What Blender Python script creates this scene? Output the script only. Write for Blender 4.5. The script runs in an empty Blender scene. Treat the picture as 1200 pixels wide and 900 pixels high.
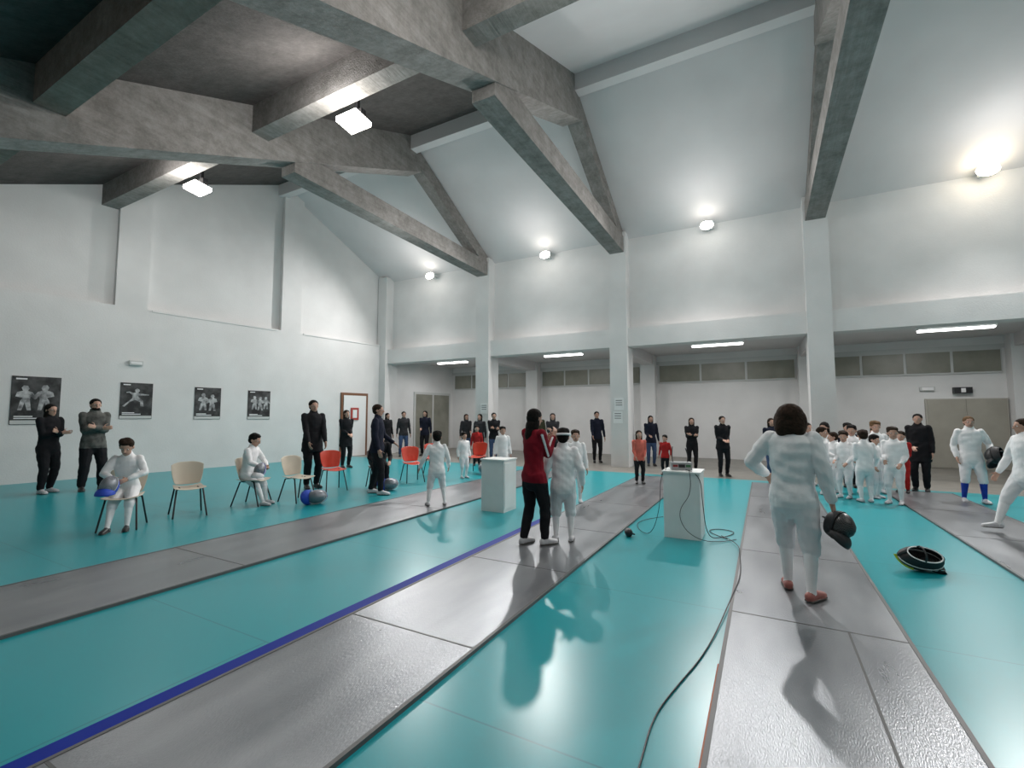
import bpy, math, bmesh
import numpy as np
from mathutils import Vector, Matrix
from mathutils.bvhtree import BVHTree
sc=bpy.context.scene
col=sc.collection
TH=math.atan(37/540.);YAW=math.atan(295/540.*math.cos(TH));CH=1.55
# ---------- materials
def new_mat(name,c=(.8,.8,.8),rough=.6,metal=0,emis=None,es=0,spec=.5):
    m=bpy.data.materials.new(name);m.use_nodes=True
    b=m.node_tree.nodes['Principled BSDF']
    b.inputs['Base Color'].default_value=(*c,1);b.inputs['Roughness'].default_value=rough;b.inputs['Metallic'].default_value=metal
    b.inputs['Specular IOR Level'].default_value=spec
    if emis: b.inputs['Emission Color'].default_value=(*emis,1);b.inputs['Emission Strength'].default_value=es
    return m
def noise_mat(name,c1,c2,scale=5,rough=.6,metal=0,bump=0,mapscale=(1,1,1),detail=6,rr=None,lo=.3,hi=.7,bscale=None,spec=.5,dist=.02):
    m=new_mat(name,c1,rough,metal,spec=spec);nt=m.node_tree;N=nt.nodes;L=nt.links;b=N['Principled BSDF']
    tc=N.new('ShaderNodeTexCoord');mp=N.new('ShaderNodeMapping');mp.inputs['Scale'].default_value=mapscale
    L.new(tc.outputs['Object'],mp.inputs['Vector'])
    n=N.new('ShaderNodeTexNoise');n.inputs['Scale'].default_value=scale;n.inputs['Detail'].default_value=detail
    L.new(mp.outputs[0],n.inputs['Vector'])
    r=N.new('ShaderNodeValToRGB');r.color_ramp.elements[0].position=lo;r.color_ramp.elements[1].position=hi
    r.color_ramp.elements[0].color=(*c1,1);r.color_ramp.elements[1].color=(*c2,1)
    L.new(n.outputs['Fac'],r.inputs[0]);L.new(r.outputs[0],b.inputs['Base Color'])
    if rr:
        mr=N.new('ShaderNodeMapRange');mr.inputs['To Min'].default_value=rr[0];mr.inputs['To Max'].default_value=rr[1]
        L.new(n.outputs['Fac'],mr.inputs['Value']);L.new(mr.outputs[0],b.inputs['Roughness'])
    if bump:
        n2=n
        if bscale:
            n2=N.new('ShaderNodeTexNoise');n2.inputs['Scale'].default_value=bscale;n2.inputs['Detail'].default_value=3;L.new(mp.outputs[0],n2.inputs['Vector'])
        bp=N.new('ShaderNodeBump');bp.inputs['Strength'].default_value=bump;bp.inputs['Distance'].default_value=dist
        L.new(n2.outputs['Fac'],bp.inputs['Height']);L.new(bp.outputs[0],b.inputs['Normal'])
    return m
M={}
M['wall']=noise_mat('wall_paint',(.67,.665,.66),(.74,.735,.73),1.2,.75,bump=.15,bscale=30)
M['ceil']=noise_mat('ceiling_plaster',(.62,.60,.605),(.68,.66,.665),.8,.85)
def concrete(name,c1,c2,c3):
    m=noise_mat(name,c1,c2,2.,.9,bump=.6,mapscale=(9,.5,7),bscale=5,lo=.25,hi=.75,spec=.2)
    nt=m.node_tree;N=nt.nodes;L=nt.links;b=N['Principled BSDF'];r=[n for n in N if n.type=='VALTORGB'][0]
    tc=[n for n in N if n.type=='TEX_COORD'][0]
    n=N.new('ShaderNodeTexNoise');n.inputs['Scale'].default_value=3.2;n.inputs['Detail'].default_value=14;n.inputs['Roughness'].default_value=.8;L.new(tc.outputs['Object'],n.inputs['Vector'])
    r2=N.new('ShaderNodeValToRGB');r2.color_ramp.elements[0].position=.33;r2.color_ramp.elements[1].position=.67;r2.color_ramp.elements[0].color=(*c3,1);r2.color_ramp.elements[1].color=(1,1,1,1)
    L.new(n.outputs['Fac'],r2.inputs[0])
    mx=N.new('ShaderNodeMix');mx.data_type='RGBA';mx.blend_type='MULTIPLY';mx.inputs[0].default_value=1
    L.new(r.outputs[0],mx.inputs[6]);L.new(r2.outputs[0],mx.inputs[7]);L.new(mx.outputs[2],b.inputs['Base Color'])
    return m
M['beam']=concrete('board_formed_concrete',(.29,.275,.262),(.38,.362,.345),(.48,.47,.46))
M['beam_bounce']=concrete('board_formed_concrete_bounce_tint',(.38,.285,.25),(.48,.365,.32),(.5,.49,.48))  # beam colour reddened to cancel teal light bounced off the floor
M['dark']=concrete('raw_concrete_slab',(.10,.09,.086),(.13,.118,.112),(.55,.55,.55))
M['tile']=noise_mat('grey_tiles',(.17,.16,.14),(.24,.225,.20),3,.4)
M['frame']=new_mat('window_frame',(.55,.56,.55),.5)
M['glass']=noise_mat('frosted_night_glass',(.19,.19,.155),(.27,.265,.22),2,.35)
M['doorg']=noise_mat('beige_grey_door',(.31,.295,.25),(.37,.35,.30),2,.5)
M['doorf']=new_mat('beige_grey_frame',(.40,.385,.34),.5)
M['brown']=new_mat('brown_wood',(.18,.08,.04),.5)
M['white']=noise_mat('white_laminate',(.66,.68,.67),(.74,.76,.75),3,.45)
M['paper']=new_mat('white_paper',(.82,.82,.82),.7)
M['black']=new_mat('black_plastic',(.012,.012,.014),.45)
M['lamp']=new_mat('lamp_lens',(1,1,1),.3,emis=(1,.95,.85),es=25)
M['lamp2']=new_mat('lamp_lens_warm',(1,1,1),.3,emis=(1,.84,.6),es=34)
M['tube']=new_mat('tube_lens',(1,1,1),.3,emis=(1,.98,.95),es=8)
def floor_mat():
    m=new_mat('teal_rubber_floor',(.006,.30,.34),.3);nt=m.node_tree;N=nt.nodes;L=nt.links;b=N['Principled BSDF']
    tc=N.new('ShaderNodeTexCoord')
    br=N.new('ShaderNodeTexBrick');br.inputs['Scale'].default_value=1;br.inputs['Brick Width'].default_value=6.1;br.inputs['Row Height'].default_value=2.07
    br.inputs['Mortar Size'].default_value=.006;br.inputs['Color1'].default_value=(.006,.295,.335,1);br.inputs['Color2'].default_value=(.006,.285,.322,1);br.inputs['Mortar'].default_value=(.005,.21,.24,1)
    L.new(tc.outputs['Object'],br.inputs['Vector']);L.new(br.outputs['Color'],b.inputs['Base Color'])
    return m
M['teal']=floor_mat()
M['piste']=noise_mat('metallic_piste_mesh',(.195,.205,.22),(.285,.295,.31),4,.3,metal=.6,bump=.15,bscale=180,rr=(.22,.40),detail=8,mapscale=(1,.25,1))
M['seam']=new_mat('seam_tape',(.10,.10,.10),.5)
M['blue']=new_mat('blue_tape',(.001,.02,.27),.6,spec=.2)
M['orange']=new_mat('orange_edge',(.35,.10,.04),.6)
# ---------- mesh helpers
def fin(o,parent=None,kind=None,label=None,cat=None,group=None):
    if parent: o.parent=parent
    if kind:o['kind']=kind
    if label:o['label']=label
    if cat:o['category']=cat
    if group:o['group']=group
    return o
def mk(name,verts,faces,mat=None,smooth=False,**k):
    me=bpy.data.meshes.new(name);me.from_pydata([tuple(v) for v in verts],[],faces);me.update()
    if smooth: me.polygons.foreach_set('use_smooth',[True]*len(me.polygons))
    if mat: me.materials.append(mat)
    o=bpy.data.objects.new(name,me);col.objects.link(o)
    return fin(o,**k)
CF=[(0,1,3,2),(4,6,7,5),(0,4,5,1),(2,3,7,6),(0,2,6,4),(1,5,7,3)]
def boxv(x0,x1,y0,y1,z0,z1):
    return [(x,y,z) for x in(x0,x1) for y in(y0,y1) for z in(z0,z1)]
def box(name,x0,x1,y0,y1,z0,z1,mat,**k):
    return mk(name,boxv(x0,x1,y0,y1,z0,z1),CF,mat,**k)
def boxes(name,lst,mat,**k):
    v=[];fc=[]
    for b in lst:
        n=len(v);v+=boxv(*b);fc+=[tuple(i+n for i in q) for q in CF]
    return mk(name,v,fc,mat,**k)
def beam(name,p,q,w,d,mat,**k):
    p=Vector(p);q=Vector(q);t=(q-p).normalized();s=t.cross(Vector((0,0,1))).normalized();n=s.cross(t)
    vs=[c+s*a*w/2+n*b*d/2 for c in(p,q) for a in(-1,1) for b in(-1,1)]
    return mk(name,vs,CF,mat,**k)
def empty(name,x,y,z=0,rz=0,**k):
    o=bpy.data.objects.new(name,None);col.objects.link(o);o.empty_display_size=.1
    o.location=(x,y,z);o.rotation_euler=(0,0,rz);return fin(o,**k)
def curve(name,pts,r,mat,**k):
    c=bpy.data.curves.new(name,'CURVE');c.dimensions='3D';c.bevel_depth=r;c.bevel_resolution=2
    s=c.splines.new('NURBS');s.points.add(len(pts)-1)
    for p,q in zip(s.points,pts): p.co=(*q,1)
    s.use_endpoint_u=True;s.order_u=3;s.resolution_u=6
    t=bpy.data.objects.new(name,c);col.objects.link(t)
    me=bpy.data.meshes.new_from_object(t.evaluated_get(bpy.context.evaluated_depsgraph_get()))
    bpy.data.objects.remove(t);me.name=name;me.materials.clear();me.materials.append(mat)
    me.polygons.foreach_set('use_smooth',[True]*len(me.polygons))
    o=bpy.data.objects.new(name,me);col.objects.link(o);return fin(o,**k)
O=Vector((-13.75,14.2,0));U=Vector((-.1191,-.9929,0));NN=Vector((.9929,-.1191,0))
def WL(s,n,z): return O+U*s+NN*n+Vector((0,0,z))
def wbox(name,s0,s1,n0,n1,z0,z1,mat,**k):
    return mk(name,[WL(s,n,z) for s in(s0,s1) for n in(n0,n1) for z in(z0,z1)],CF,mat,**k)
S='structure'
box('floor',-17,12,-5,12.6,-.2,0,M['teal'],kind=S)
box('floor.001',-17,12,12.6,18.8,-.2,0,M['tile'],kind=S)
wbox('wall_left',-4.6,19,-.4,0,0,4.44,M['wall'],kind=S)
def wpoly(name,pts,n0,n1,mat):
    k=len(pts);vs=[WL(s,n,z) for n in(n0,n1) for s,z in pts]
    fs=[tuple(range(k)),tuple(range(2*k-1,k-1,-1))]+[(i,(i+1)%k,k+(i+1)%k,k+i) for i in range(k)]
    return mk(name,vs,fs,mat,kind=S)
EZ=7.2
RY,RZ=9.8,9.55
def zr(Y): return EZ+(14.2-Y)*(RZ-EZ)/(14.2-RY) if Y>RY else RZ-.42*(RY-Y)
wpoly('wall_left_upper',[(-.1,4.44),(19,4.44),(19,zr(14.2-18.9)+.1),(4.43,RZ+.1),(-.1,EZ)],-.4,-.16,M['wall'])
ti=0
for s0,s1 in((-.1,.25),(3.7,4.4),(8.1,8.8),(12.6,13.3)):
    wpoly('trim_%d'%ti,[(s0,4.44),(s1,4.44),(s1,zr(14.2-s1)+.05),(s0,zr(14.2-s0)+.05)],-.17,0,M['wall']);ti+=1
for i,(a,b) in enumerate(((.35,3.6),(4.5,8.0))): wbox('trim_%d'%(30+i),a,b,-.02,.018,4.39,4.445,M['wall'],kind=S)
box('wall_back_upper',-13.9,12,14.32,14.5,4.1,7.4,M['wall'],kind=S)
box('trim_5',-13.9,12,14.02,14.52,3.67,4.24,M['wall'],kind=S)
colx=(-8.8,-3.86,1.33,6.4)
for i,x in enumerate(colx):
    box('column',x-.27,x+.27,13.9,14.6,0,7.25,M['wall'],kind=S)
    box('column',x-.27,x+.27,17.9,18.35,0,3.9,M['wall'],kind=S)
    box('trim_%d'%(10+i),x-.2,x+.2,14.5,18.3,3.5,3.85,M['ceil'],kind=S)
box('column',-13.9,-13.45,13.9,14.6,0,7.25,M['wall'],kind=S)
box('ceiling_aisle',-14,12,14.3,18.6,3.85,4.0,M['ceil'],kind=S)
box('wall_back',-14,12,18.3,18.6,0,4,M['wall'],kind=S)
box('wall_right',11.6,12,-5,18.6,0,10,M['wall'],kind=S)
box('wall_front',-17,12,-5.2,-5,0,6,M['wall'],kind=S)
def slab(name,y0,z0,y1,z1,mat,x0=-17,x1=12):
    vs=[(x,y,z+dz) for x in(x0,x1) for (y,z) in((y0,z0),(y1,z1)) for dz in(0,.25)]
    return mk(name,vs,CF,mat,kind=S)
slab('ceiling',14.4,zr(14.2)-.1,RY,RZ,M['ceil'])
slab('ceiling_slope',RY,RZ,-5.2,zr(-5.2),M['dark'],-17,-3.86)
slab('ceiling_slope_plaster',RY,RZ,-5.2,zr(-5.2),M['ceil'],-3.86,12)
for i,x in enumerate(colx):
    beam('tie_beam',(x,14.0,6.85),(x,6.1,6.96),.44,.50,M['beam'],kind=S)
    beam('rafter_beam',(x,14.1,EZ-.2),(x,RY-.1,RZ-.25),.36,.42,M['beam'],kind=S)
    beam('sloping_beam',(x,RY+.15,RZ-.44),(x,-5.,zr(-5)-.54),.50,1.02,M['beam'],kind=S)
box('ridge_beam',-14.6,12,RY-.12,RY+.14,RZ-.45,RZ,M['ceil'],kind=S)
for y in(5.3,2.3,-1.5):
    mt=M['beam'] if y>5 else M['beam_bounce']
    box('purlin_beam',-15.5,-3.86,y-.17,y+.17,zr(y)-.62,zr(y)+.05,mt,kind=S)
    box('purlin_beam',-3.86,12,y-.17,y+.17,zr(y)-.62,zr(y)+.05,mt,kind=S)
wn=0
for xa,xb,n in((-13.1,-9.15,4),(-8.45,-4.2,4),(-3.5,1.0,3),(1.7,6.05,4),(6.8,10.5,3)):
    w=(xb-xa)/n
    for i in range(n):
        fr=mk('window_%d'%wn,boxv(xa+i*w,xa+(i+1)*w,18.24,18.32,2.78,3.5),CF,M['frame'],kind=S)
        mk('window_pane',boxv(xa+i*w+.035,xa+(i+1)*w-.035,18.22,18.25,2.83,3.45),CF,M['glass'],parent=fr)
        wn+=1
d=box('door_0',4.3,6.1,18.2,18.34,0,2.05,M['doorf'],kind=S)
for a,b in((4.34,5.19),(5.21,6.06)):
    mk('door_leaf',boxv(a,b,18.17,18.21,.01,2.02),CF,M['doorg'],parent=d)
box('trim_20',-13.3,11.5,18.27,18.31,3.5,3.62,M['frame'],kind=S)
d=wbox('door_1',.85,2.05,-.02,.05,0,2.42,M['brown'],kind=S)
wbox('door_leaf',.95,1.95,.04,.07,.01,2.32,M['paper'],parent=d)
pb=wbox('notice_board',1.3,1.65,.07,.10,1.38,1.85,new_mat('red_board',(.42,.06,.05),.5),label='small red notice board with pale print on white door',cat='notice board')
wbox('figure_print',1.38,1.57,.10,.105,1.46,1.77,M['paper'],parent=pb)
d=wbox('door_2',-3.9,-1.6,-.02,.05,0,2.6,M['frame'],kind=S)
for a in(-3.8,-2.7): wbox('door_pane',a,a+1.0,.045,.06,.1,2.5,M['glass'],parent=d)
# pistes
for i,(a,b,js,y1) in enumerate(((-6.05,-4.7,(-.5,2.93,6.2,9.),11.8),(-2.85,-1.72,(-.8,.9,2.64,4.3,6,8,10),12.1),(-.28,.82,(.2,2.2,4.1,6,8,10),12.1),(2.1,3.2,(2,4,6,8,10),12.2))):
    p=box('fencing_piste',a,b,-1.5,y1,0,.022,M['piste'],label='grey metallic fencing piste laid on the teal floor',cat='fencing strip',group='fencing pistes')
    for y in js: mk('seam',boxv(a+.005,b-.005,y-.007,y+.007,.0215,.0235),CF,M['seam'],parent=p)
    for x in (a,b): mk('edge_strip',boxv(x-.012,x+.012,-1.5,y1,0,.025),CF,M['seam'],parent=p)
    if i==1: mk('edge_tape',boxv(a-.12,a-.01,-1.5,6.5,0,.024),CF,M['blue'],parent=p)
    if i==2:
        mk('seam',boxv(.47,.484,-1.5,4.1,.0215,.0235),CF,M['seam'],parent=p)
        mk('edge_tape',boxv(a-.02,a-.006,-1.5,3.2,0,.024),CF,M['orange'],parent=p)
# ---------- geometry source
def V(*a): return Vector(a)
class Src:
    def __init__(s): s.v=[];s.f=[];s.z=[]
    def loft(s,zone,pts,rad,side=(1,0,0),n=12,dome=True):
        pts=[Vector(p) for p in pts];side=Vector(side)
        st=[]
        m=len(pts)
        T=[]
        for i in range(m):
            a=pts[max(i-1,0)];b=pts[min(i+1,m-1)];T.append((b-a).normalized())
        if dome:
            r0=min(rad[0]);
            for an in(80,50,25): st.append((pts[0]-T[0]*r0*math.sin(math.radians(an)),T[0],rad[0][0]*math.cos(math.radians(an)),rad[0][1]*math.cos(math.radians(an))))
        for i in range(m): st.append((pts[i],T[i],*rad[i]))
        if dome:
            r0=min(rad[-1])
            for an in(25,50,80): st.append((pts[-1]+T[-1]*r0*math.sin(math.radians(an)),T[-1],rad[-1][0]*math.cos(math.radians(an)),rad[-1][1]*math.cos(math.radians(an))))
        b0=len(s.v)
        for c,t,ra,rb in st:
            A=(side-t*side.dot(t))
            if A.length<1e-4: A=Vector((0,1,0))-t*t.y
            A.normalize();B=t.cross(A)
            for j in range(n):
                q=2*math.pi*j/n;s.v.append(c+A*ra*math.cos(q)+B*rb*math.sin(q))
        k=len(st)
        for i in range(k-1):
            for j in range(n):
                j2=(j+1)%n
                s.f.append((b0+i*n+j,b0+i*n+j2,b0+(i+1)*n+j2,b0+(i+1)*n+j));s.z.append(zone)
        s.f.append(tuple(b0+j for j in range(n-1,-1,-1)));s.z.append(zone)
        s.f.append(tuple(b0+(k-1)*n+j for j in range(n)));s.z.append(zone)
    def cap(s,zone,a,b,r1,r2,n=10): s.loft(zone,[a,b],[(r1,r1),(r2,r2)],n=n)
    def ell(s,zone,c,r,X=None,n=14,m=8):
        X=X or Matrix.Identity(3);c=Vector(c);b0=len(s.v)
        s.v.append(c+X@Vector((0,0,-r[2])))
        for i in range(1,m):
            a=-math.pi/2+math.pi*i/m
            for j in range(n):
                q=2*math.pi*j/n;s.v.append(c+X@Vector((r[0]*math.cos(a)*math.cos(q),r[1]*math.cos(a)*math.sin(q),r[2]*math.sin(a))))
        s.v.append(c+X@Vector((0,0,r[2])));top=len(s.v)-1
        for j in range(n):
            s.f.append((b0,b0+1+(j+1)%n,b0+1+j));s.z.append(zone)
            s.f.append((top,b0+1+(m-2)*n+j,b0+1+(m-2)*n+(j+1)%n));s.z.append(zone)
        for i in range(m-2):
            for j in range(n):
                j2=(j+1)%n
                s.f.append((b0+1+i*n+j,b0+1+i*n+j2,b0+1+(i+1)*n+j2,b0+1+(i+1)*n+j));s.z.append(zone)
    def build(s,name,zm,vox,scale=1.,smooth=3,parent=None,hem=None,wrinkle=0,seed=0):
        me=bpy.data.meshes.new(name);vs=[v*scale for v in s.v];me.from_pydata([tuple(v) for v in vs],[],s.f);me.update()
        o=bpy.data.objects.new(name,me);col.objects.link(o)
        r=o.modifiers.new('r','REMESH');r.mode='VOXEL';r.voxel_size=vox
        sm=o.modifiers.new('s','SMOOTH');sm.factor=.5;sm.iterations=smooth
        dg=bpy.context.evaluated_depsgraph_get();me2=bpy.data.meshes.new_from_object(o.evaluated_get(dg))
        o.modifiers.clear();o.data=me2;bpy.data.meshes.remove(me);me2.name=name
        zones=list(dict.fromkeys(s.z))
        me2.materials.clear()
        for z in zones: me2.materials.append(zm[z])
        np_=len(me2.polygons)
        if len(zones)>1:
            bv=BVHTree.FromPolygons(vs,s.f)
            cen=np.empty(np_*3);me2.polygons.foreach_get('center',cen);cen=cen.reshape(-1,3)
            zi=[zones.index(z) for z in s.z]
            idx=np.zeros(np_,dtype=np.int32);fn=bv.find_nearest
            for i in range(np_): 
                q=fn(cen[i])[2]
                idx[i]=zi[q] if q is not None else 0
            if hem:
                P,D,h=hem;dd=(cen-np.array(P*scale))@np.array(D)-h*scale
                a=zones.index('torso');b=zones.index('bottom')
                k=(idx==a)&(dd<0);k2=(idx==b)&(dd>0)&(dd<.12*scale)
                idx[k]=b;idx[k2]=a
            me2.polygons.foreach_set('material_index',idx)
            if wrinkle:
                ok=np.array([z in('torso','top','bottom') for z in zones])[idx]
                nv=len(me2.vertices);fl=np.ones(nv)
                li=np.empty(len(me2.loops),dtype=np.int32);me2.loops.foreach_get('vertex_index',li)
                lt=np.empty(np_,dtype=np.int32);me2.polygons.foreach_get('loop_total',lt)
                rep=np.repeat(ok,lt);fl[li[~rep]]=0
                co=np.empty(nv*3);me2.vertices.foreach_get('co',co);co=co.reshape(-1,3)
                nr=np.empty(nv*3);me2.vertices.foreach_get('normal',nr);nr=nr.reshape(-1,3)
                x,y,z=co.T
                w=.5*np.sin(z*30+4*np.sin(x*11+seed)+3*np.sin(y*12+1+seed))+.3*np.sin(z*62+x*31+2.5*np.sin(y*17+x*9+seed))+.35*np.sin(x*24+z*13+2*np.sin(z*19))
                co+=nr*(wrinkle*w*fl)[:,None]
                me2.vertices.foreach_set('co',co.ravel());me2.update()
        me2.polygons.foreach_set('use_smooth',np.ones(np_,dtype=bool))
        if parent:o.parent=parent
        return o
# lights
def pl(x,y,z,e,r=.2,c=(1,.98,.96),sp=1.):
    l=bpy.data.lights.new('lamp_or_fill_light','POINT');l.energy=e;l.shadow_soft_size=r;l.color=c;l.specular_factor=sp
    o=bpy.data.objects.new('lamp_or_fill_light',l);o.location=(x,y,z);col.objects.link(o)
def spot(x,y,z,e,d,size=150,c=(1,.98,.96)):
    l=bpy.data.lights.new('lamp_spot','SPOT');l.energy=e;l.shadow_soft_size=.08;l.color=c;l.spot_size=math.radians(size);l.spot_blend=.9;l.specular_factor=.4
    o=bpy.data.objects.new('lamp_spot',l);o.location=(x,y,z);o.rotation_euler=Vector(d).to_track_quat('-Z','Y').to_euler();col.objects.link(o)
def flood(x,y,z,back,e,lm='lamp',k=1.):
    o=box('floodlight',x-.15,x+.15,y-.05,y+.06,z+.02,z+.22,M['white'] if back else M['black'],label='floodlight with glowing lens fixed high up',cat='lamp',group='hall floodlights')
    if back:
        s=Src();s.ell('m',(x,y-.07,z+.11),(.18*k,.08*k,.12*k));mk('lamp_lens',s.v,s.f,M[lm],smooth=True,parent=o)
        mk('bracket',boxv(x-.03,x+.03,y+.05,14.33,z+.1,z+.16),CF,M['white'],parent=o)
        spot(x,y-.35,z-.1,e*7.,(0,-1.1,-1),150);pl(x,y-1.3,z-.2,e*.25,.3)
    else:
        v=[(x+a,y+b,z+c) for a in(-.24,.24) for b,c in((-.26,-.03),(-.26,.05),(.1,-.08),(.1,.0))]
        mk('lamp_lens',v,CF,M['lamp'],parent=o)
        mk('bracket',boxv(x-.03,x+.03,y-.03,y+.03,z+.2,zr(y)-.02),CF,M['black'],parent=o)
        pl(x,y-.7,z-.25,e)
for x in(-11.2,-6.3,-1.25): flood(x,13.95,6.85,True,150)
flood(4.6,13.95,6.95,True,190,'lamp2',1.15)
for x,y,z in((-11.2,5.6,6.75),(-6.2,5.6,6.75),(-1.25,4.4,6.4),(4.0,4.4,6.4)): flood(x,y,z,False,100)  # the third floodlight is added out of view, kept for its light
for x in(-11,-4,3): pl(x,-2,3.4,16,.4,sp=.3)  # unseen fill lights added behind the camera, no fixtures
for x in(-8,-1.5,5): pl(x,9.2,5.6,60,.6,sp=0)  # soft fill added below the ridge to lift the hall, no lamps there
for x in(-11.2,-6.3,-1.2,4.3):
    o=box('tube_light',x-.75,x+.75,15.35,15.5,3.74,3.86,M['white'],label='fluorescent tube light on the aisle ceiling',cat='lamp',group='aisle tube lights')
    mk('lamp_lens',boxv(x-.72,x+.72,15.34,15.51,3.7,3.74),CF,M['tube'],parent=o)
    l=bpy.data.lights.new('tube_area','AREA');l.shape='RECTANGLE';l.size=1.4;l.size_y=.15;l.energy=50
    q=bpy.data.objects.new('tube_area',l);q.location=(x,15.42,3.66);col.objects.link(q)
w=bpy.data.worlds.new('w');sc.world=w;w.use_nodes=True;w.node_tree.nodes['Background'].inputs[0].default_value=(.02,.02,.025,1)
sc.view_settings.view_transform='Standard'
c=bpy.data.cameras.new('camera');o=bpy.data.objects.new('camera',c);col.objects.link(o);sc.camera=o
c.sensor_width=36;c.lens=16.2;c.clip_start=.05
o.location=(0,0,CH);o.rotation_euler=(math.pi/2+TH,0,YAW)
# ---------- people
def ik(a,t,l1,l2,pole):
    a=Vector(a);t=Vector(t);d=t-a;L=d.length
    if L>(l1+l2)*.995: d*= (l1+l2)*.995/L;L=d.length;t=a+d
    x=(l1*l1-l2*l2+L*L)/(2*L);h=math.sqrt(max(l1*l1-x*x,0));dn=d/L
    p=Vector(pole);p=(p-dn*p.dot(dn)).normalized()
    return a+dn*x+p*h,t
def hand(S,W,d,pn,sgn,curl,k=1.,zone='skin'):
    d=Vector(d).normalized();pn=Vector(pn);pn=(pn-d*pn.dot(d)).normalized();s=d.cross(pn)*sgn
    rf=.0052*k
    S.loft(zone,[W-d*.005,W+d*.022*k,W+d*.05*k],[(.014*k,.011*k),(.022*k,.011*k),(.023*k,.009*k)],side=s)
    for i,(o,l) in enumerate(((.0175,.043),(.006,.048),(-.006,.045),(-.0175,.036))):
        a=W+d*.052*k+s*o*k;c1=curl*.8
        q=a+(d*math.cos(c1*.5)+pn*math.sin(c1*.5)+s*o*4).normalized()*l*.5*k
        e=q+(d*math.cos(c1*1.6)+pn*math.sin(c1*1.6)).normalized()*l*.5*k
        S.loft(zone,[a-d*.012*k,a,q,e],[(rf,rf)]*3+[(rf*.85,rf*.85)],side=s,n=8)
    a=W+d*.016*k+s*.018*k
    q=a+(d*.7+s*.75+pn*.25).normalized()*.028*k
    e=q+(d*.9+s*.25+pn*(.3+.4*curl)).normalized()*.024*k
    S.loft(zone,[a-s*.008*k,q,e],[(rf*1.3,rf*1.3),(rf*1.1,rf*1.1),(rf*.9,rf*.9)],side=pn,n=8)
skin=noise_mat('skin_tone',(.46,.26,.19),(.54,.32,.24),14,.55)
def cloth(name,c,v=.8,b=.5): return noise_mat(name,tuple(x*v for x in c),c,7,.85,bump=b,bscale=9,dist=.02,spec=.2)
def hairm(name,a,b): return noise_mat(name,a,b,40,.75,bump=.8,bscale=60,dist=.01,spec=.15)
C=dict(wht=cloth('white_fencing_cotton',(.88,.87,.88),.93),wht2=cloth('white_breeches_cotton',(.80,.79,.81),.93),blk=cloth('black_fabric',(.014,.014,.017)),blk2=cloth('charcoal_fabric',(.04,.04,.045)),
 gry=cloth('grey_camouflage_fabric',(.16,.16,.15),.25),red=cloth('red_tracksuit',(.24,.008,.02)),redk=cloth('red_kids_suit',(.42,.02,.02)),pink=cloth('coral_hoodie',(.65,.16,.12)),navy=cloth('navy_fabric',(.015,.018,.035)),olv=cloth('olive_jacket',(.07,.075,.045)),
 blue=cloth('blue_sock_knit',(.02,.06,.4)),jean=cloth('blue_denim',(.06,.10,.2)),shw=new_mat('white_shoe',(.55,.55,.57),.5),shb=new_mat('black_shoe',(.02,.02,.02),.4),shp=new_mat('coral_shoe',(.36,.12,.10),.5),sole=new_mat('shoe_sole',(.12,.11,.10),.6),
 hblk=hairm('black_hair',(.004,.003,.003),(.012,.010,.008)),hbrn=hairm('brown_hair',(.014,.008,.005),(.035,.02,.012)),hchs=hairm('dark_chestnut_hair',(.02,.011,.007),(.045,.025,.016)),hblo=hairm('light_brown_hair',(.09,.05,.025),(.15,.09,.045)),
 lip=new_mat('lip',(.4,.13,.11),.5),eyew=new_mat('eye_white',(.7,.7,.7),.2),eyed=new_mat('eye_dark',(.01,.008,.006),.15))
cnt=[0]
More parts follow.
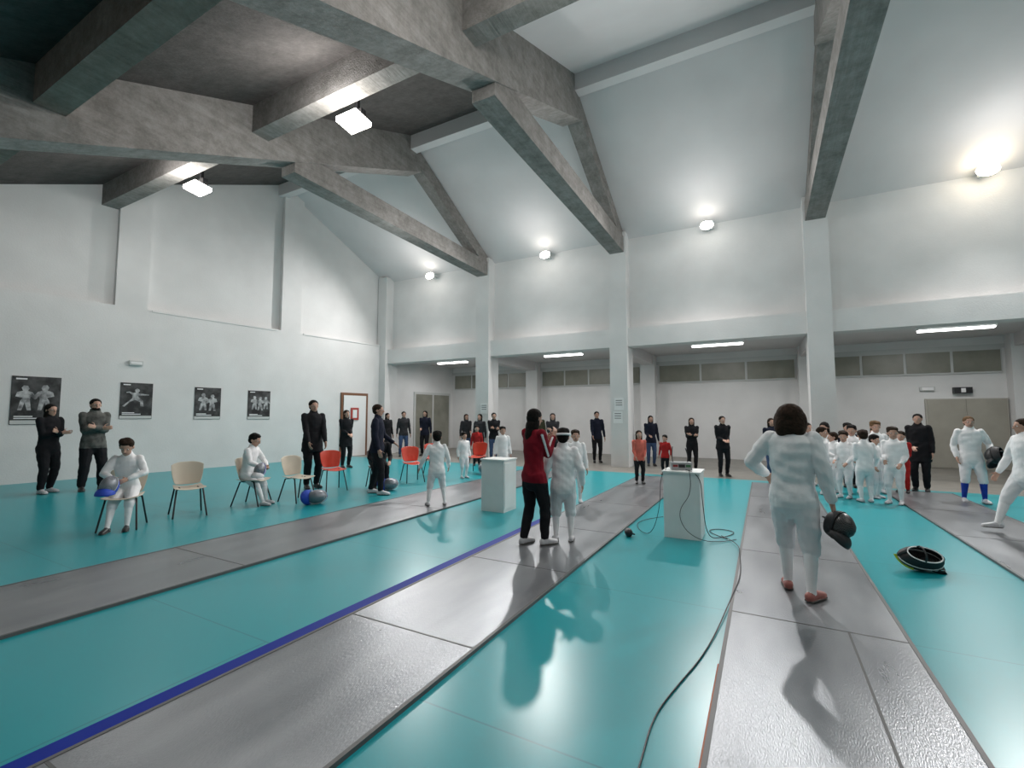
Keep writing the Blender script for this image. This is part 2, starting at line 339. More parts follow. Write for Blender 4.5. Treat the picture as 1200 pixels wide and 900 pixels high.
def human(label,x,y,phi,H,top='blk',bot='blk',shoe='shb',sock=None,hair='short',hc='hblk',hk=1.,sk=None,vox=.012,bag=.004,
          RA=(.15,.02,.47),LA=(-.15,.02,.47),RP=(.3,-1,0),LP=(-.3,-1,0),RF=(.055,0),LF=(-.055,0),lean=0,seat=None,coat=0,curl=.5,
          turn=0,nod=0,beard=False,stripe=None,glove=None,RFz=0,LFz=0,thin=0,group=None,knee=(0,1,.25),fy=8,wr=.0045,band=None):
    s=Src();sk=sk or skin;cnt[0]+=1
    hh=.133*hk;chin=1-hh;sh=chin-.052;hipz=.505 if hk<1.12 else .48
    pz=seat if seat else hipz-.004
    ln=math.radians(lean);D=V(0,math.sin(ln),math.cos(ln));F=V(0,math.cos(ln),-math.sin(ln));P=V(0,0,pz)
    nb=chin-.008;L=nb-hipz
    SP=lambda t,xx=0,ff=0: P+D*(t*L)+V(1,0,0)*xx+F*ff
    b=bag;th=-thin
    R=[(-.05,.097,.072),(.04,.098,.071),(.25,.084,.060),(.45,.088,.062),(.68,.100,.066),(.82,.100,.058),(.91,.078,.046),(.96,.05,.038),(1.,.036,.034)]
    s.loft('torso',[SP(t) for t,_,_ in R],[(a+b+th,c+b+th) for _,a,c in R],n=20)
    s.loft('bottom',[P-D*.05,P+D*.03],[(.088,.066),(.094,.07)],n=16)
    if coat:
        s.loft('top',[P+D*.12,P+V(0,0,.0),P-V(0,0,coat)],[(.09+b,.07+b),(.105+b,.08+b),(.112+b,.09+b)],n=20,dome=False)
    s.cap('skin',SP(.93),SP(1.,0,.004)+D*.03,.03,.029)
    s.cap('torso',SP(.96),SP(1.0)+D*.006,.037,.035)
    hx=Matrix.Rotation(math.radians(turn),3,'Z')@Matrix.Rotation(-ln*.5-math.radians(nod),3,'X')
    hc0=SP(1.,0,.006)+hx@V(0,0.0,hh*.5);h=hh
    E=lambda z,c,r: s.ell(z,hc0+hx@(Vector(c)*h),[q*h for q in r],hx)
    E('skin',(0,-.03,.12),(.35,.43,.38));E('skin',(0,.1,-.2),(.26,.28,.29));E('skin',(0,.2,-.38),(.12,.12,.1))
    E('skin',(0,.42,-.04),(.05,.07,.13));E('skin',(0,.46,-.11),(.07,.08,.055));E('lip',(0,.355,-.25),(.10,.04,.035))
    for q in(-1,1): E('skin',(q*.35,-.03,-.02),(.045,.09,.13))
    if beard: E('hair',(0,.13,-.30),(.265,.27,.2))
    for sg,T,pole in((1,RA,RP),(-1,LA,LP)):
        A=SP((sh-hipz)/L,sg*(.098-thin));W=Vector(T)
        el,W=ik(A,W,.172,.15,pole)
        s.loft('top',[A,(A+el)/2,el],[(.032+b*.6,)*2,(.029+b*.9,)*2,(.025+b*.8,)*2])
        s.loft('top',[el,el.lerp(W,.4),el.lerp(W,.93)],[(.025+b*.8,)*2,(.024+b*.8,)*2,(.018+b*.7,)*2])
        s.cap('skin',el.lerp(W,.85),W,.016,.0145)
        if stripe:
            for p0,p1,r0,r1 in((A,el,.032,.025),(el,el.lerp(W,.9),.025,.018)):
                dd=(p1-p0).normalized();o=V(sg*.5,-.6,.6);o=(o-dd*o.dot(dd)).normalized()
                s.loft('stripe',[p0+o*(r0+b-.005),p1+o*(r1+b-.005)],[(.008,.008)]*2)
        dv=(W-el).normalized();pn=V(-sg,.15,0)
        if abs(dv.x)>.7: pn=V(0,-1,0)
        if dv.y>.75: pn=V(-sg*.5,0,-1)
        hand(s,W,dv,pn,sg,curl,1.0 if hk<1.12 else 1.05,'glove' if (glove==sg) else 'skin')
    for sg,T,fz in((1,RF,RFz),(-1,LF,LFz)):
        A=P+V(sg*.05,0,0);ank=V(T[0],T[1],.05+fz)
        l1=.235 if hipz>.5 else .222;l2=.225 if hipz>.5 else .213
        kn,ank=ik(A,ank,l1,l2,V(sg*.15,knee[1],knee[2]))
        tb='bottom';b2=b*.8
        s.loft(tb,[A,A.lerp(kn,.45),kn],[(.054+b2,.060+b2),(.048+b2,.052+b2),(.036+b2,.038+b2)])
        if sock:
            s.cap(tb,A.lerp(kn,.8),kn.lerp(ank,.1),.041+b2,.036+b2)
            s.loft('sock',[kn,kn.lerp(ank,.3),ank],[(.034,.036),(.034,.038),(.021,.023)])
        else:
            s.loft(tb,[kn,kn.lerp(ank,.35),kn.lerp(ank,.93)],[(.036+b2,)*2,(.034+b2,.038+b2),(.026+b2,.028+b2)])
        fa=math.radians(-sg*fy);fd=V(-math.sin(fa),math.cos(fa),0);z0=ank.z-.05;sd=V(fd.y,-fd.x,0)
        q=lambda a,z: V(ank.x,ank.y,0)+fd*a+V(0,0,z+z0)
        s.cap('sock' if sock else 'shoe',ank,q(0,.03),.021,.023)
        s.loft('shoe',[q(-.02,.026),q(.02,.029),q(.07,.0225),q(.098,.018)],[(.023,.0225),(.024,.0245),(.028,.018),(.022,.0145)],side=sd)
        s.loft('sole',[q(-.028,.006),q(.02,.006),q(.075,.006),q(.105,.006)],[(.025,.006),(.026,.006),(.032,.006),(.024,.006)],side=sd)
    zm=dict(top=C[top],torso=C[top],bottom=C[bot],shoe=C[shoe],skin=sk,lip=C['lip'],hair=C[hc],sock=C[sock] if sock else C[bot],stripe=C[stripe] if stripe else C[top],glove=C['wht'],sole=C['sole'])
    o=s.build('person',zm,vox,H,hem=None if coat else (P,D,-.045),wrinkle=wr,seed=cnt[0]*1.7)
    r=math.hypot(x,y);fw=V(x/r,y/r,0);rt=V(fw.y,-fw.x,0);pr=math.radians(phi)
    d=-fw*math.cos(pr)+rt*math.sin(pr)
    if seat: x-=d.x*.11;y-=d.y*.11
    o.location=(x,y,0.0 if not(-6.05<x<-4.7 or -2.85<x<-1.72 or -.28<x<.82 or 2.1<x<3.2) or y>12 else .024)
    o.rotation_euler=(0,0,math.atan2(-d.x,d.y))
    fin(o,label=label,cat='person',group=group)
    if not(120<phi<240) or vox<.01:
        for q in(-1,1):
            e=Src();e.ell('w',(hc0+hx@(V(q*.15,.345,.03)*h)),(.055*h,.05*h,.04*h),hx,8,6);e.ell('d',(hc0+hx@(V(q*.15,.375,.03)*h)),(.03*h,.028*h,.032*h),hx,8,6)
            eo=mk('eye',[v*H for v in e.v],e.f,C['eyew'],parent=o);eo.data.materials.append(C['eyed'])
            for p_,z_ in zip(eo.data.polygons,e.z): p_.material_index=1 if z_=='d' else 0
    g=Src();G=lambda c,r: g.ell('h',hc0+hx@(Vector(c)*h),[q*h for q in r],hx)
    G((0,-.09,.18),(.395,.45,.38));G((0,-.2,-.02),(.34,.30,.32))
    if hair=='kid': G((0,.13,.37),(.28,.24,.14));G((.1,.05,.42),(.2,.25,.15));G((-.18,0,.34),(.2,.28,.2));G((.2,-.1,.34),(.2,.28,.22));G((0,-.12,.45),(.25,.25,.14))
    if hair=='bob':
        G((0,-.14,.1),(.50,.48,.47));G((.36,-.08,-.22),(.24,.32,.5));G((-.36,-.08,-.22),(.24,.32,.5));G((0,-.26,-.25),(.54,.34,.56));G((.24,-.28,-.45),(.3,.26,.36));G((-.24,-.28,-.45),(.3,.26,.36))
    if hair=='long':
        G((0,-.14,0),(.42,.38,.4));G((0,-.3,-.5),(.34,.2,.5));G((.28,-.1,-.35),(.12,.22,.5));G((-.28,-.1,-.35),(.12,.22,.5));G((0,-.36,-.9),(.28,.14,.4))
    if hair=='pony':
        G((0,-.55,.1),(.14,.2,.16));G((0,-.62,-.25),(.12,.13,.4))
    g.build('hair',{'h':C[hc]},max(vox*.8,.007),H,10 if hair=='bob' else 2,o)
    if band:
        pts=[(hc0+hx@(V(.43*math.cos(a),-.06+.5*math.sin(a),.16-.06*math.sin(a))*h))*H for a in np.linspace(0,2*math.pi,25)]
        curve('headband',pts,.014,C['wht'],parent=o)
    return o,H,hc0*H,hx
def mesh_mat(name,c1,c2):
    m=new_mat(name,c1,.4,.3);nt=m.node_tree;N=nt.nodes;L=nt.links;b=N['Principled BSDF']
    tc=N.new('ShaderNodeTexCoord');k=N.new('ShaderNodeTexChecker');k.inputs['Scale'].default_value=110;k.inputs[1].default_value=(*c1,1);k.inputs[2].default_value=(*c2,1)
    L.new(tc.outputs['Object'],k.inputs[0]);L.new(k.outputs[0],b.inputs['Base Color']);return m
meshm=mesh_mat('black_wire_mesh',(.008,.008,.008),(.08,.08,.08))
def mask(label,loc,rot,bib,front=None,s=1.,trim=None,cat='fencing mask',grp=None,strap=None):
    root=empty('fencing_mask',*loc,label=label,cat=cat,group=grp)
    root.rotation_euler=rot.to_euler() if isinstance(rot,Matrix) else rot
    root.scale=s if isinstance(s,tuple) else (s,s,s)
    n=20;m=10;v=[];fc=[]
    for i in range(m+1):
        a=-math.pi/2+math.pi*i/m
        for j in range(n+1):
            q=math.pi*j/n;v.append((.105*math.cos(a)*math.cos(q),.125*math.cos(a)*math.sin(q)*(1.1 if abs(a)<.5 else 1),.15*math.sin(a)))
    for i in range(m):
        for j in range(n): a=i*(n+1)+j;fc.append((a,a+1,a+n+2,a+n+1))
    o=mk('mesh_face',v,fc,front or meshm,smooth=True,parent=root);sd=o.modifiers.new('s','SOLIDIFY');sd.thickness=.006
    v=[];fc=[]
    for i in range(m+1):
        a=-math.pi/2+math.pi*i/m
        for j in range(6):
            yy=-.10*j/5;k=1-.22*(j/5)**2
            for sg in(-1,1): v.append((sg*.11*math.cos(a)*k,yy,.155*math.sin(a)*k))
    for i in range(m):
        for j in range(5):
            for g_ in(0,1):
                a=(i*6+j)*2+g_;fc.append((a,a+2,a+14,a+12))
    o=mk('padding',v,fc,bib,smooth=True,parent=root)
    o.modifiers.new('s','SOLIDIFY').thickness=.008
    v=[];fc=[]
    for i in range(6):
        t=i/5
        for j in range(15):
            q=math.radians(-15+210*j/14);rr=1+.12*t
            v.append((.1*rr*math.cos(q),.1*rr*math.sin(q)-.0+.02*math.sin(3*t),-.09-.12*t*(.4+.6*math.sin(max(q,0)))))
    for i in range(5):
        for j in range(14): a=i*15+j;fc.append((a,a+1,a+16,a+15))
    o=mk('bib',v,fc,bib,smooth=True,parent=root);o.modifiers.new('s','SOLIDIFY').thickness=.01
    for yy,k in((0,1.),(-.10,.78)):
        pts=[(.11*k*math.cos(a),yy,.155*k*math.sin(a)) for a in np.linspace(0,2*math.pi,25)]
        curve('trim',pts,.006,trim or M['black'],parent=root)
    curve('strap',[(.09,-.05,.02),(.08,-.15,.03),(0,-.18,.03),(-.08,-.15,.03),(-.09,-.05,.02)],.008,M['black'],parent=root)
    if strap: curve('strap',[(.05,.04,.15),(-.04,.09,.13),(-.09,.06,.06)],.012,strap,parent=root)
    return root
mb=new_mat('blue_bib',(.02,.07,.5),.6);mw=new_mat('white_bib',(.7,.7,.72),.7);mk_=new_mat('black_bib',(.015,.015,.017),.6);my=new_mat('yellow_green_trim',(.5,.6,.05),.5)
gm=mesh_mat('grey_wire_mesh',(.12,.13,.15),(.3,.32,.35))
chm={}
def chair(x,y,phi,mat,label):
    r=math.hypot(x,y);fw=V(x/r,y/r,0);rt=V(fw.y,-fw.x,0);pr=math.radians(phi);d=-fw*math.cos(pr)+rt*math.sin(pr)
    root=empty('chair',x,y,0,math.atan2(-d.x,d.y),label=label,cat='chair',group='stackable chairs along the piste')
    if 'seat' not in chm:
        v=[];fc=[]
        for i in range(9):
            for j in range(9):
                a=i/8*2-1;b=j/8
                v.append((a*.21*(1-.1*(1-b)),-.2+.42*b,.44+.03*a*a-.025*math.sin(b*math.pi)-.04*max(0,b-.8)*5*.5))
        for i in range(8):
            for j in range(8): q=i*9+j;fc.append((q,q+9,q+10,q+1))
        me=bpy.data.meshes.new('seat');me.from_pydata(v,[],fc);me.polygons.foreach_set('use_smooth',[True]*64);me.materials.append(None);chm['seat']=me
        v=[];fc=[]
        for i in range(9):
            for j in range(8):
                a=i/8*2-1;b=j/7
                wd=.17+.05*math.sin(min(1,b*1.3)*math.pi/2)
                zt=.455+.36*b-(.05*a**4 if b>.9 else 0)
                v.append((a*wd,-.185-.07*b+.05*a*a,zt+(.015*a*a if b<.1 else 0)))
        for i in range(8):
            for j in range(7): q=i*8+j;fc.append((q,q+8,q+9,q+1))
        me=bpy.data.meshes.new('backrest');me.from_pydata(v,[],fc);me.polygons.foreach_set('use_smooth',[True]*56);me.materials.append(None);chm['back']=me
    for nm,key in(('seat','seat'),('backrest','back')):
        me=chm[key].copy();me.materials[0]=mat
        o=bpy.data.objects.new(nm,me);col.objects.link(o);o.parent=root;sd=o.modifiers.new('s','SOLIDIFY');sd.thickness=.012
        o.modifiers.new('b','SUBSURF').levels=1
    for sx in(-1,1):
        for sy in(-1,1):
            s=Src();s.loft('m',[(sx*.12,sy*.03,.425),(sx*.17,sy*.12,.41),(sx*.215,sy*.235,.012)],[(.012,.012)]*3,n=8)
            mk('leg',s.v,s.f,M['black'],smooth=True,parent=root)
    return root
beige=new_mat('beige_plastic',(.60,.52,.42),.4);orng=new_mat('orange_red_plastic',(.62,.05,.02),.4);dkp=new_mat('dark_plastic',(.06,.05,.05),.4)
chair(-7.83,3.12,-15,beige,'beige plastic chair carrying a seated boy')
chair(-7.95,4.0,8,beige,'empty beige plastic chair with black tube legs')
chair(-7.9,5.0,60,beige,'beige plastic chair carrying a seated boy in white')
chair(-7.5,5.6,40,beige,'empty beige plastic chair near standing man')
chair(-7.93,6.75,20,orng,'empty orange red plastic chair')
chair(-7.3,8.5,20,orng,'orange plastic chair in the row')
chair(-7.6,9.7,20,orng,'orange plastic chair in the row')
chair(-6.9,10.7,-20,orng,'orange plastic chair beside small fencers')
chair(-7.35,7.45,10,dkp,'dark chair under a bending person')
# --- persons
cr=dict(RA=(-.03,.125,.665),LA=(.03,.15,.68),RP=(.5,-.3,-1),LP=(-.5,-.3,-1))
FP=dict(top='wht',bot='wht2',sock='wht',shoe='shw',bag=.010)
human('woman in black with arms crossed, white shoes, beside the wall posters',-12.72,3.75,35,1.8,shoe='shw',hair='long',vox=.011,turn=0,bag=.008,RF=(.07,.03),LF=(-.05,-.02),**cr)
human('bearded man in grey patterned jacket with arms crossed',-12.4,4.35,15,1.92,top='gry',hair='short',beard=True,bag=.014,vox=.011,shoe='shb',RF=(.085,.02),LF=(-.085,0),**cr)
sit=dict(RF=(.07,.26),LF=(-.07,.22),knee=(0,1,.8))
human('boy in white fencing suit sitting with blue mask on lap',-7.83,3.12,-15,1.38,hair='kid',hc='hbrn',hk=1.2,vox=.009,seat=.385,RA=(.06,.2,.50),LA=(-.06,.2,.50),RP=(1,-.3,-.3),LP=(-1,-.3,-.3),nod=22,lean=8,curl=.8,**{**FP,**sit,'shoe':'shb'})
human('boy in white fencing suit sitting turned sideways on chair',-7.9,5.0,60,1.38,hair='kid',hk=1.2,vox=.010,seat=.385,RA=(.06,.22,.48),LA=(-.06,.22,.48),RP=(1,-.3,-.3),LP=(-1,-.3,-.3),nod=10,lean=10,**{**FP,**sit})
human('man in long black coat standing behind chairs',-8.56,6.72,20,1.9,hair='short',vox=.012,coat=.09,bag=.008,RA=(.09,.14,.52),LA=(-.09,.14,.52))
human('woman in black coat with hands in front',-11.0,9.8,25,1.73,hair='long',hc='hbrn',coat=.14,RA=(.03,.14,.58),LA=(-.03,.14,.58))
human('man in black tracksuit with white shoes in half profile',-6.78,6.83,75,1.79,top='navy',shoe='shw',hair='short',hc='hbrn',RA=(.14,.06,.47),LA=(-.1,.16,.56),RF=(.06,.06),LF=(-.06,-.08))
human('person in black bending forward on a chair',-7.35,7.45,10,1.62,hair='short',seat=.33,lean=38,nod=10,RA=(.1,.3,.36),LA=(-.1,.3,.36),**sit)
human('man in dark jacket standing near the aisle',-12.15,13.6,10,1.72,top='blk2',bot='jean',vox=.014,RF=(.08,.03))
human('person in dark clothes standing near the aisle',-11.6,14.2,-20,1.75,top='navy',vox=.014,hair='long',RA=(.05,.13,.6))
human('woman in dark coat standing near the aisle door',-12.7,13.3,40,1.66,top='blk',vox=.014,hair='long',coat=.1)
human('small fencer in white with arms out on the piste',-4.96,6.4,185,1.27,hair='kid',hk=1.22,vox=.009,RA=(.17,.1,.5),LA=(-.22,.06,.5),RF=(.11,.02),LF=(-.11,-.02),**FP)
human('small fencer in white standing by orange chair',-6.6,9.6,30,1.14,hair='kid',hk=1.25,vox=.012,**FP)
human('child in white fencing suit behind a stand',-5.6,9.8,10,1.27,hair='kid',hk=1.2,vox=.012,**FP)
human('adult in black standing in front of a column',-8.0,13.4,10,1.66,vox=.014,bot='jean',**cr)
human('adult in dark jacket standing by a column',-8.5,13.3,-25,1.62,vox=.014,top='blk2',hair='long')
human('child in dark clothes beside orange chairs',-7.9,12.2,0,1.25,hk=1.2,hair='kid',top='redk',vox=.014)
human('coach in red jacket and black trousers reaching to a fencer collar',-2.44,5.02,128,1.62,top='red',bot='blk',shoe='shw',hair='long',vox=.007,RA=(.05,.15,.78),LA=(-.05,.17,.75),RP=(.1,-.2,-1),LP=(-.1,-.2,-1),stripe='wht',bag=.006,turn=0,nod=8,RF=(.05,.06),LF=(-.06,-.05),curl=.7,thin=.005)
human('young fencer in white suit with white headband seen from behind',-2.19,5.33,182,1.38,hair='kid',hc='hblk',hk=1.15,vox=.007,band=True,wr=.006,RA=(.17,.03,.5),LA=(-.17,.03,.5),RF=(.065,0),LF=(-.065,0),**{**FP,'bag':.016})
human('child fencer in white behind another fencer',-3.0,7.9,5,1.3,hair='kid',hc='hbrn',hk=1.2,vox=.011,**FP)
human('adult in dark clothes watching near the aisle',-5.8,13.3,0,1.64,vox=.014,hair='long',top='blk2',**cr)
human('girl in coral hoodie and black trousers watching',-2.5,10.6,10,1.2,top='pink',bot='blk',shoe='shb',hair='long',hc='hbrn',hk=1.2,vox=.011,RA=(.08,.1,.5),LA=(-.08,.1,.5))
human('woman in dark jacket standing beside the column',-3.1,14.7,10,1.56,vox=.014,hair='long',top='navy',bot='jean',RA=(.05,.13,.6))
human('woman in black with folded arms by the aisle',-1.8,13.9,5,1.5,vox=.013,hair='long',hc='hbrn',**cr)
human('man in black jacket with hands in front',-.95,13.1,20,1.55,vox=.012,RA=(.04,.13,.6),LA=(-.04,.13,.6),coat=.05)
human('small child in red and dark clothes',-2.3,12.6,-20,1.05,top='redk',hk=1.25,hair='kid',vox=.013)
human('adult in olive jacket standing under the gallery',-6.9,14.6,-15,1.68,top='olv',bot='blk',hair='short',hc='hbrn',vox=.014,RA=(.05,.13,.58))
human('woman in charcoal jacket standing under the gallery',-9.6,14.1,20,1.62,top='blk2',bot='jean',hair='long',hc='hbrn',vox=.014,LA=(-.06,.13,.6))
human('man in navy jacket standing under the gallery',-4.9,14.9,10,1.7,top='navy',bot='blk',hair='short',vox=.014,RA=(.1,.13,.52))
human('child in coral top standing beside the aisle',-6.2,12.5,25,1.2,top='pink',bot='blk',hair='long',hc='hbrn',hk=1.2,vox=.014)
human('man in dark coat standing beside the young fencers',.55,13.3,-10,1.58,top='blk',bot='blk',hair='short',coat=.08,vox=.014,RA=(.05,.13,.56))
W,HW,_,_=human('woman fencer in white seen from behind holding a mask',.2,4.72,168,1.64,hair='bob',hc='hchs',vox=.007,top='wht',bot='wht2',sock='wht',shoe='shp',bag=.015,wr=.007,RA=(.165,.02,.50),LA=(-.16,.12,.60),RP=(.5,-1,0),LP=(-.6,-.9,0),RF=(.075,-.05),LF=(-.055,.07),curl=1.2,turn=8,fy=18)
human('woman in navy jacket standing behind the fencers',.15,12.9,20,1.5,top='navy',bot='jean',hair='long',hc='hbrn',vox=.012,RA=(.05,.13,.6))
for i,(a,b,h,ph,hc,q) in enumerate(((1.0,11.0,1.33,70,'hbrn','kid'),(1.32,10.75,1.27,-30,'hbrn','kid'),(1.55,11.5,1.37,10,'hblk','kid'),(1.57,10.4,1.30,200,'hbrn','kid'),(2.0,10.45,1.36,-15,'hbrn','kid'),(1.15,12.05,1.42,0,'hblk','long'),(1.97,11.75,1.45,20,'hblo','kid'),(.65,11.6,1.35,40,'hblk','long'),(1.22,11.4,1.22,-50,'hbrn','kid'),(1.8,11.0,1.2,60,'hblk','kid'),(.85,12.4,1.4,15,'hbrn','long'))):
    human('young fencer in white suit standing in a group',a,b,ph,h,hair=q,hc=hc,hk=1.2,vox=.011,group='young fencers waiting',turn=(0,25,-20)[i%3],nod=(0,12,5,15)[i%4],RA=((.14,.08,.5),(.06,.14,.56),(.15,.02,.47))[i%3],LA=((-.14,.02,.5),(-.06,.14,.56),(-.1,.12,.53))[(i+1)%3],RF=(.06,.03*(i%3)),**FP)
human('child in red tracksuit among the fencers',2.4,11.9,-10,1.22,top='redk',bot='redk',hair='kid',hc='hbrn',hk=1.2,vox=.012,shoe='shb',RA=(.06,.12,.54),LA=(-.06,.12,.54))
human('child in dark jacket behind the young fencers',1.6,12.4,5,1.4,top='navy',bot='blk',hair='kid',hc='hblk',hk=1.15,vox=.013)
human('child in red jacket behind the young fencers',2.1,12.6,-15,1.3,top='redk',bot='blk',hair='kid',hc='hbrn',hk=1.2,vox=.013)
human('man in long black coat and scarf beside young fencers',2.8,12.45,-5,1.6,coat=.12,bag=.01,vox=.012,RA=(.05,.12,.57),LA=(-.13,.05,.5))
human('fencer in white with blue socks holding black mask on hip',3.25,11.3,15,1.55,top='wht',bot='wht2',sock='blue',shoe='shw',hair='pony',hc='hblo',vox=.010,bag=.009,LA=(-.145,.09,.575),RA=(.13,.02,.52),LP=(-.5,-1,0),RF=(.08,0),LF=(-.09,.02))
human('fencer in white standing with one leg extended',2.95,8.45,-60,1.5,top='wht',bot='wht2',sock='wht',shoe='shw',hair='pony',hc='hbrn',vox=.010,bag=.009,RF=(.06,.2),LF=(-.08,-.14),RA=(.14,.12,.5),LA=(-.15,-.03,.5))
# masks
cam=V(-math.sin(YAW),math.cos(YAW),0);rgt=V(math.cos(YAW),math.sin(YAW),0)
def mrot(Y,Z):
    Y=Y.normalized();Z=(Z-Y*Z.dot(Y)).normalized();X=Y.cross(Z);return Matrix((X,Y,Z)).transposed()
mask('blue and white fencing mask on the boy lap',(-7.66,2.88,.62),mrot(V(.6,-.7,.5),V(-.2,.3,1)),mb,gm,.88,M['white'])
mask('white and blue fencing mask in the boy lap',(-7.6,4.93,.62),mrot(V(.5,-.7,.4),V(0,.2,1)),mw,gm,.82,mb)
mask('blue and white fencing mask lying on the floor',(-6.93,5.56,.13),mrot(V(.5,-.8,.35),V(.85,.5,.1)),mb,gm,1.1,M['white'])
mask('blue fencing mask lying on the floor',(-6.87,7.3,.13),mrot(V(.5,-.8,.35),V(.85,.5,.1)),mb,gm,1.1,M['white'])
mask('blue fencing mask lying on the floor',(-6.5,10.4,.13),mrot(V(.5,-.8,.35),V(-.85,.5,.1)),mb,gm,1.1,M['white'])
mask('black fencing mask with white rim lying on teal floor',(1.33,6.1,.115),mrot(cam*.6-V(0,0,.65),-rgt+V(0,0,.03)+cam*.2),mk_,None,(1.0,.85,1.3),M['white'],strap=my)
mask('black fencing mask held at the fencer hip',(3.5,11.1,.86),(-.3,.3,.8),mk_)
bpy.context.view_layer.update()
hp=W.matrix_world@(V(.165,.02,.43)*HW)
mask('black fencing mask hanging from the woman hand',(hp.x+.05,hp.y-.03,hp.z-.08),mrot(-cam*.8+V(0,0,-.1)+rgt*.3,V(0,0,1)+rgt*.5),mk_,None,(.9,.8,.75),M['black'])
def stand(x,y,label,openx):
    r=empty('equipment_stand',x,y,0,0,label=label,cat='stand')
    w=.21 if openx else .22;T=.84;t=.018
    boxes('body',[(-w,w,-w,w,0,T-.02)],M['white'],parent=r)
    mk('top_board',boxv(-w-.015,w+.015,-w-.015,w+.015,T-.02,T),CF,M['white'],parent=r)
    if openx: mk('side_panel',boxv(w-.005,w+.01,-w+.02,w-.02,.05,T-.06),CF,M['white'],parent=r)
    return r
stand(-3.9,6.7,'plain white cabinet stand beside the piste',True)
stand(-.95,6.45,'white closed box stand carrying scoring equipment',False)
sm=empty('scoring_machine',-.98,6.45,.84,.3,label='grey fencing scoring machine with wires on white stand',cat='scoring machine')
boxes('case',[(-.13,.13,-.07,.07,0,.1)],new_mat('grey_case',(.33,.34,.35),.4),parent=sm)
mk('lamp_red',boxv(-.11,-.05,-.075,-.069,.04,.07),CF,new_mat('red_lamp',(.25,.02,.02),.3),parent=sm)
mk('lamp_green',boxv(.05,.11,-.075,-.069,.04,.07),CF,new_mat('green_lamp',(.02,.12,.04),.3),parent=sm)
mk('display',boxv(-.04,.04,-.075,-.069,.035,.075),CF,M['black'],parent=sm)
curve('antenna',[(-.1,0,.1),(-.12,0,.2),(-.1,.0,.3)],.006,M['black'],parent=sm)
curve('antenna',[(.08,0,.1),(.1,0,.18),(.06,0,.28)],.006,M['black'],parent=sm)
curve('cable',[(-.53,6.6,.008),(-.31,6.25,.032),(-.27,5.6,.032),(-.24,5.,.032),(-.28,4.47,.03),(-.37,3.38,.008),(-.5,2.8,.008),(-.55,2.5,.008),(-.53,2.16,.008),(-.5,1.2,.008)],.0045,M['black'],label='long black cable lying along the piste edge',cat='cable')
curve('cable',[(-.9,6.3,.86),(-.72,6.2,.84),(-.7,6.2,.5),(-.66,6.2,.05),(-.5,6.5,.008),(-.35,6.9,.008),(-.6,7.0,.008),(-.75,6.75,.008),(-.45,6.45,.008)],.005,M['black'],label='black cable looping from stand to floor',cat='cable')
curve('cable',[(-1.15,6.35,.85),(-1.2,6.2,.8),(-1.2,6.18,.4),(-1.3,6.1,.02),(-1.55,6.4,.008),(-1.7,7.0,.008),(-1.4,7.4,.008)],.004,M['black'],label='thin black cable hanging beside the stand',cat='cable')
curve('cable',[(-.85,6.22,.87),(-.8,6.19,.6),(-1.0,6.2,.35),(-.9,6.15,.1),(-.6,6.1,.008),(-.35,6.5,.008)],.004,M['black'],label='thin black cable hanging across the stand',cat='cable')
pg=empty('cable_reel',-1.58,6.04,0,.4,label='small black cable plug on the piste edge',cat='plug')
s=Src();s.loft('m',[(0,-.03,.05),(0,.03,.05)],[(.05,.05)]*2,n=16);mk('drum',s.v,s.f,M['black'],smooth=True,parent=pg)
s=Src();s.cap('m',(0,-.02,.05),(.07,-.02,.03),.012,.01,8);mk('handle',s.v,s.f,M['black'],smooth=True,parent=pg)
pk=noise_mat('poster_black',(.012,.012,.013),(.10,.10,.102),5,.4,detail=3,lo=.4,hi=.8);pw=noise_mat('poster_figure_grey',(.08,.08,.085),(.6,.6,.61),9,.5)
lunge=[(-.95,-.75),(-.8,-.8),(-.45,-.35),(-.1,-.15),(.25,-.35),(.3,-.75),(.5,-.75),(.45,-.2),(.15,.1),(.1,.25),(.45,.28),(.85,.3),(.86,.36),(.45,.42),(.12,.45),(.12,.55),(.2,.68),(.14,.85),(0,.9),(-.12,.82),(-.12,.65),(-.05,.55),(-.25,.48),(-.5,.62),(-.72,.55),(-.7,.48),(-.5,.5),(-.3,.28),(-.28,0),(-.5,-.25)]
stood=[(-.3,-.85),(-.12,-.85),(0,-.3),(.12,-.85),(.3,-.85),(.22,-.1),(.25,.1),(.45,-.1),(.55,.0),(.32,.4),(.12,.5),(.18,.65),(.1,.85),(-.08,.87),(-.17,.7),(-.1,.5),(-.35,.4),(-.42,.1),(-.1,.0),(-.2,-.2)]
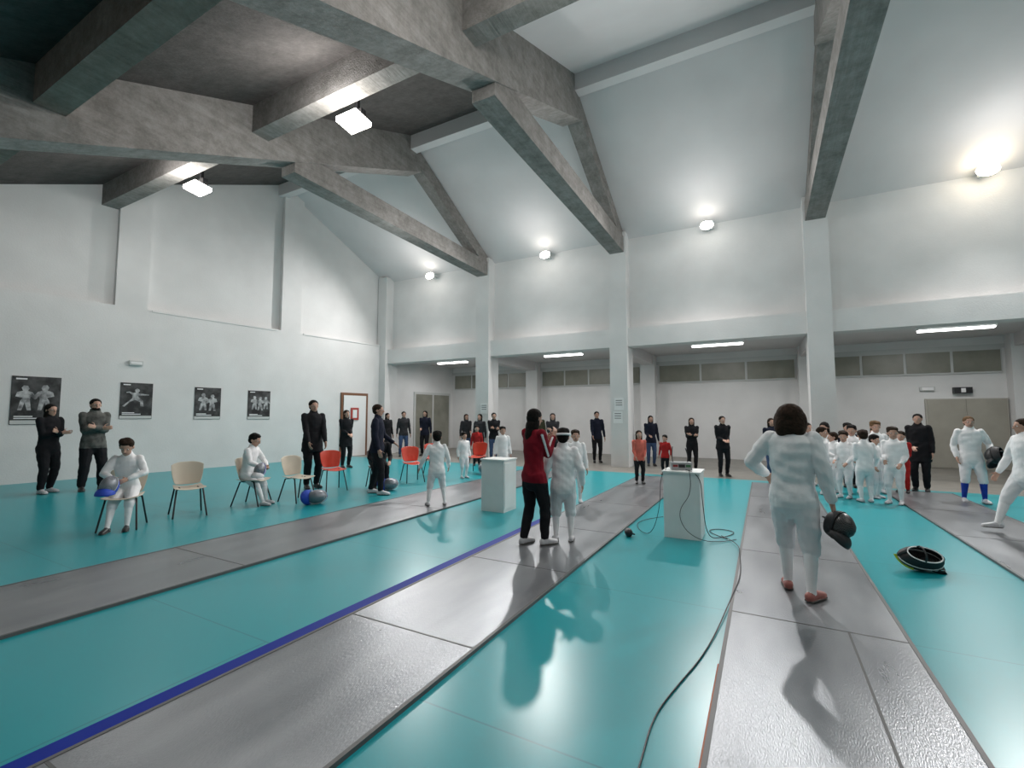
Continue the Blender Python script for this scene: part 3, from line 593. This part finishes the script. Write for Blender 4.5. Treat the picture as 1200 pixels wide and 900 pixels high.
def poster(sc_,zc,w,h,var):
    p=wbox('poster',sc_-w/2,sc_+w/2,0.0,.012,zc-h/2,zc+h/2,pk,label='black fencing poster with white figures on the wall',cat='poster',group='wall posters')
    def poly(pts,cx,cy,k,fl=1): 
        mk('figure_print',[WL(sc_-(cx+a*k*fl*1.5)*w/2,.0135,zc+(cy+b*k)*h/2) for a,b in pts],[tuple(range(len(pts)))],pw,parent=p)
    if var==0: poly(stood,-.45,.1,.6);poly(stood,.35,.12,.62,-1)
    if var==1: poly(lunge,0,.15,.6)
    if var==2: poly(stood,-.35,.1,.62);poly(stood,.35,.05,.6,-1)
    if var==3: poly(stood,-.42,.15,.55);poly(stood,.1,.1,.55,-1);poly(stood,.6,.15,.5)
    mk('caption_strip',[WL(sc_-a,.0128,zc+b) for a,b in((-w*.49,-h*.49),(w*.49,-h*.49),(w*.49,-h*.41),(-w*.49,-h*.41))],[(0,1,2,3)],M['frame'],parent=p)
    mk('print_line',sum([[WL(sc_-a,.0135,zc+b) for a,b in((-w*.42,-h*q),(w*l,-h*q),(w*l,-h*q+.022),(-w*.42,-h*q+.022))] for q,l in((.34,-.05),(.38,.15))],[]),[(0,1,2,3),(4,5,6,7)],M['paper'],parent=p)
    mk('print_line',[WL(sc_-a,.0135,zc+b) for a,b in((-w*.42,h*.43),(-w*.2,h*.43),(-w*.2,h*.46),(-w*.42,h*.46))],[(0,1,2,3)],M['paper'],parent=p)
poster(10.13,1.9,.82,1.12,0);poster(8.24,1.94,.70,.96,1);poster(6.53,1.91,.70,.94,2);poster(5.04,1.89,.70,.92,3)
def wthing(name,s,n1,z,w,h,mat,label,cat):
    return wbox(name,s-w/2,s+w/2,0,n1,z-h/2,z+h/2,mat,label=label,cat=cat)
q=wthing('emergency_lamp',8.3,.07,2.95,.3,.12,M['frame'],'small grey emergency lamp on the wall','lamp');wbox('diffuser',8.18,8.42,.07,.08,2.92,2.98,M['paper'],parent=q)
for x,z,y in((-3.86,1.9,13.9),(-3.9,1.5,13.9),(-8.7,1.8,13.9)):
    p=box('notice_sheet',x-.14,x+.14,y-.012,y,z-.18,z+.18,M['paper'],label='white printed paper notice on the column',cat='notice')
    for zz in(.1,.03,-.04): mk('print_line',boxv(x-.1,x+.1,y-.014,y-.011,z+zz,z+zz+.02),CF,M['seam'],parent=p)
p=box('exit_sign',4.95,5.35,18.12,18.3,2.2,2.38,M['black'],label='dark illuminated exit sign above the grey door',cat='sign')
mk('pictogram',boxv(5.1,5.2,18.11,18.125,2.23,2.35),CF,M['paper'],parent=p)
p=box('emergency_lamp',4.2,4.55,18.2,18.3,2.3,2.42,M['frame'],label='small emergency lamp above the door',cat='lamp')
mk('diffuser',boxv(4.24,4.51,18.19,18.2,2.32,2.4),CF,M['paper'],parent=p)
s=Src();s.ell('m',(0,0,.17),(.28,.2,.17));s.ell('m',(.12,0,.3),(.1,.1,.1));bg=s.build('sports_bag',{'m':C['blk']},.02,1.)
bg.location=(-5.2,13.6,0);fin(bg,label='black sports bag on the floor near the aisle',cat='bag');curve('strap',[(-.15,0,.3),(-.1,0,.42),(.08,0,.42),(.15,0,.32)],.012,C['blk'],parent=bg)
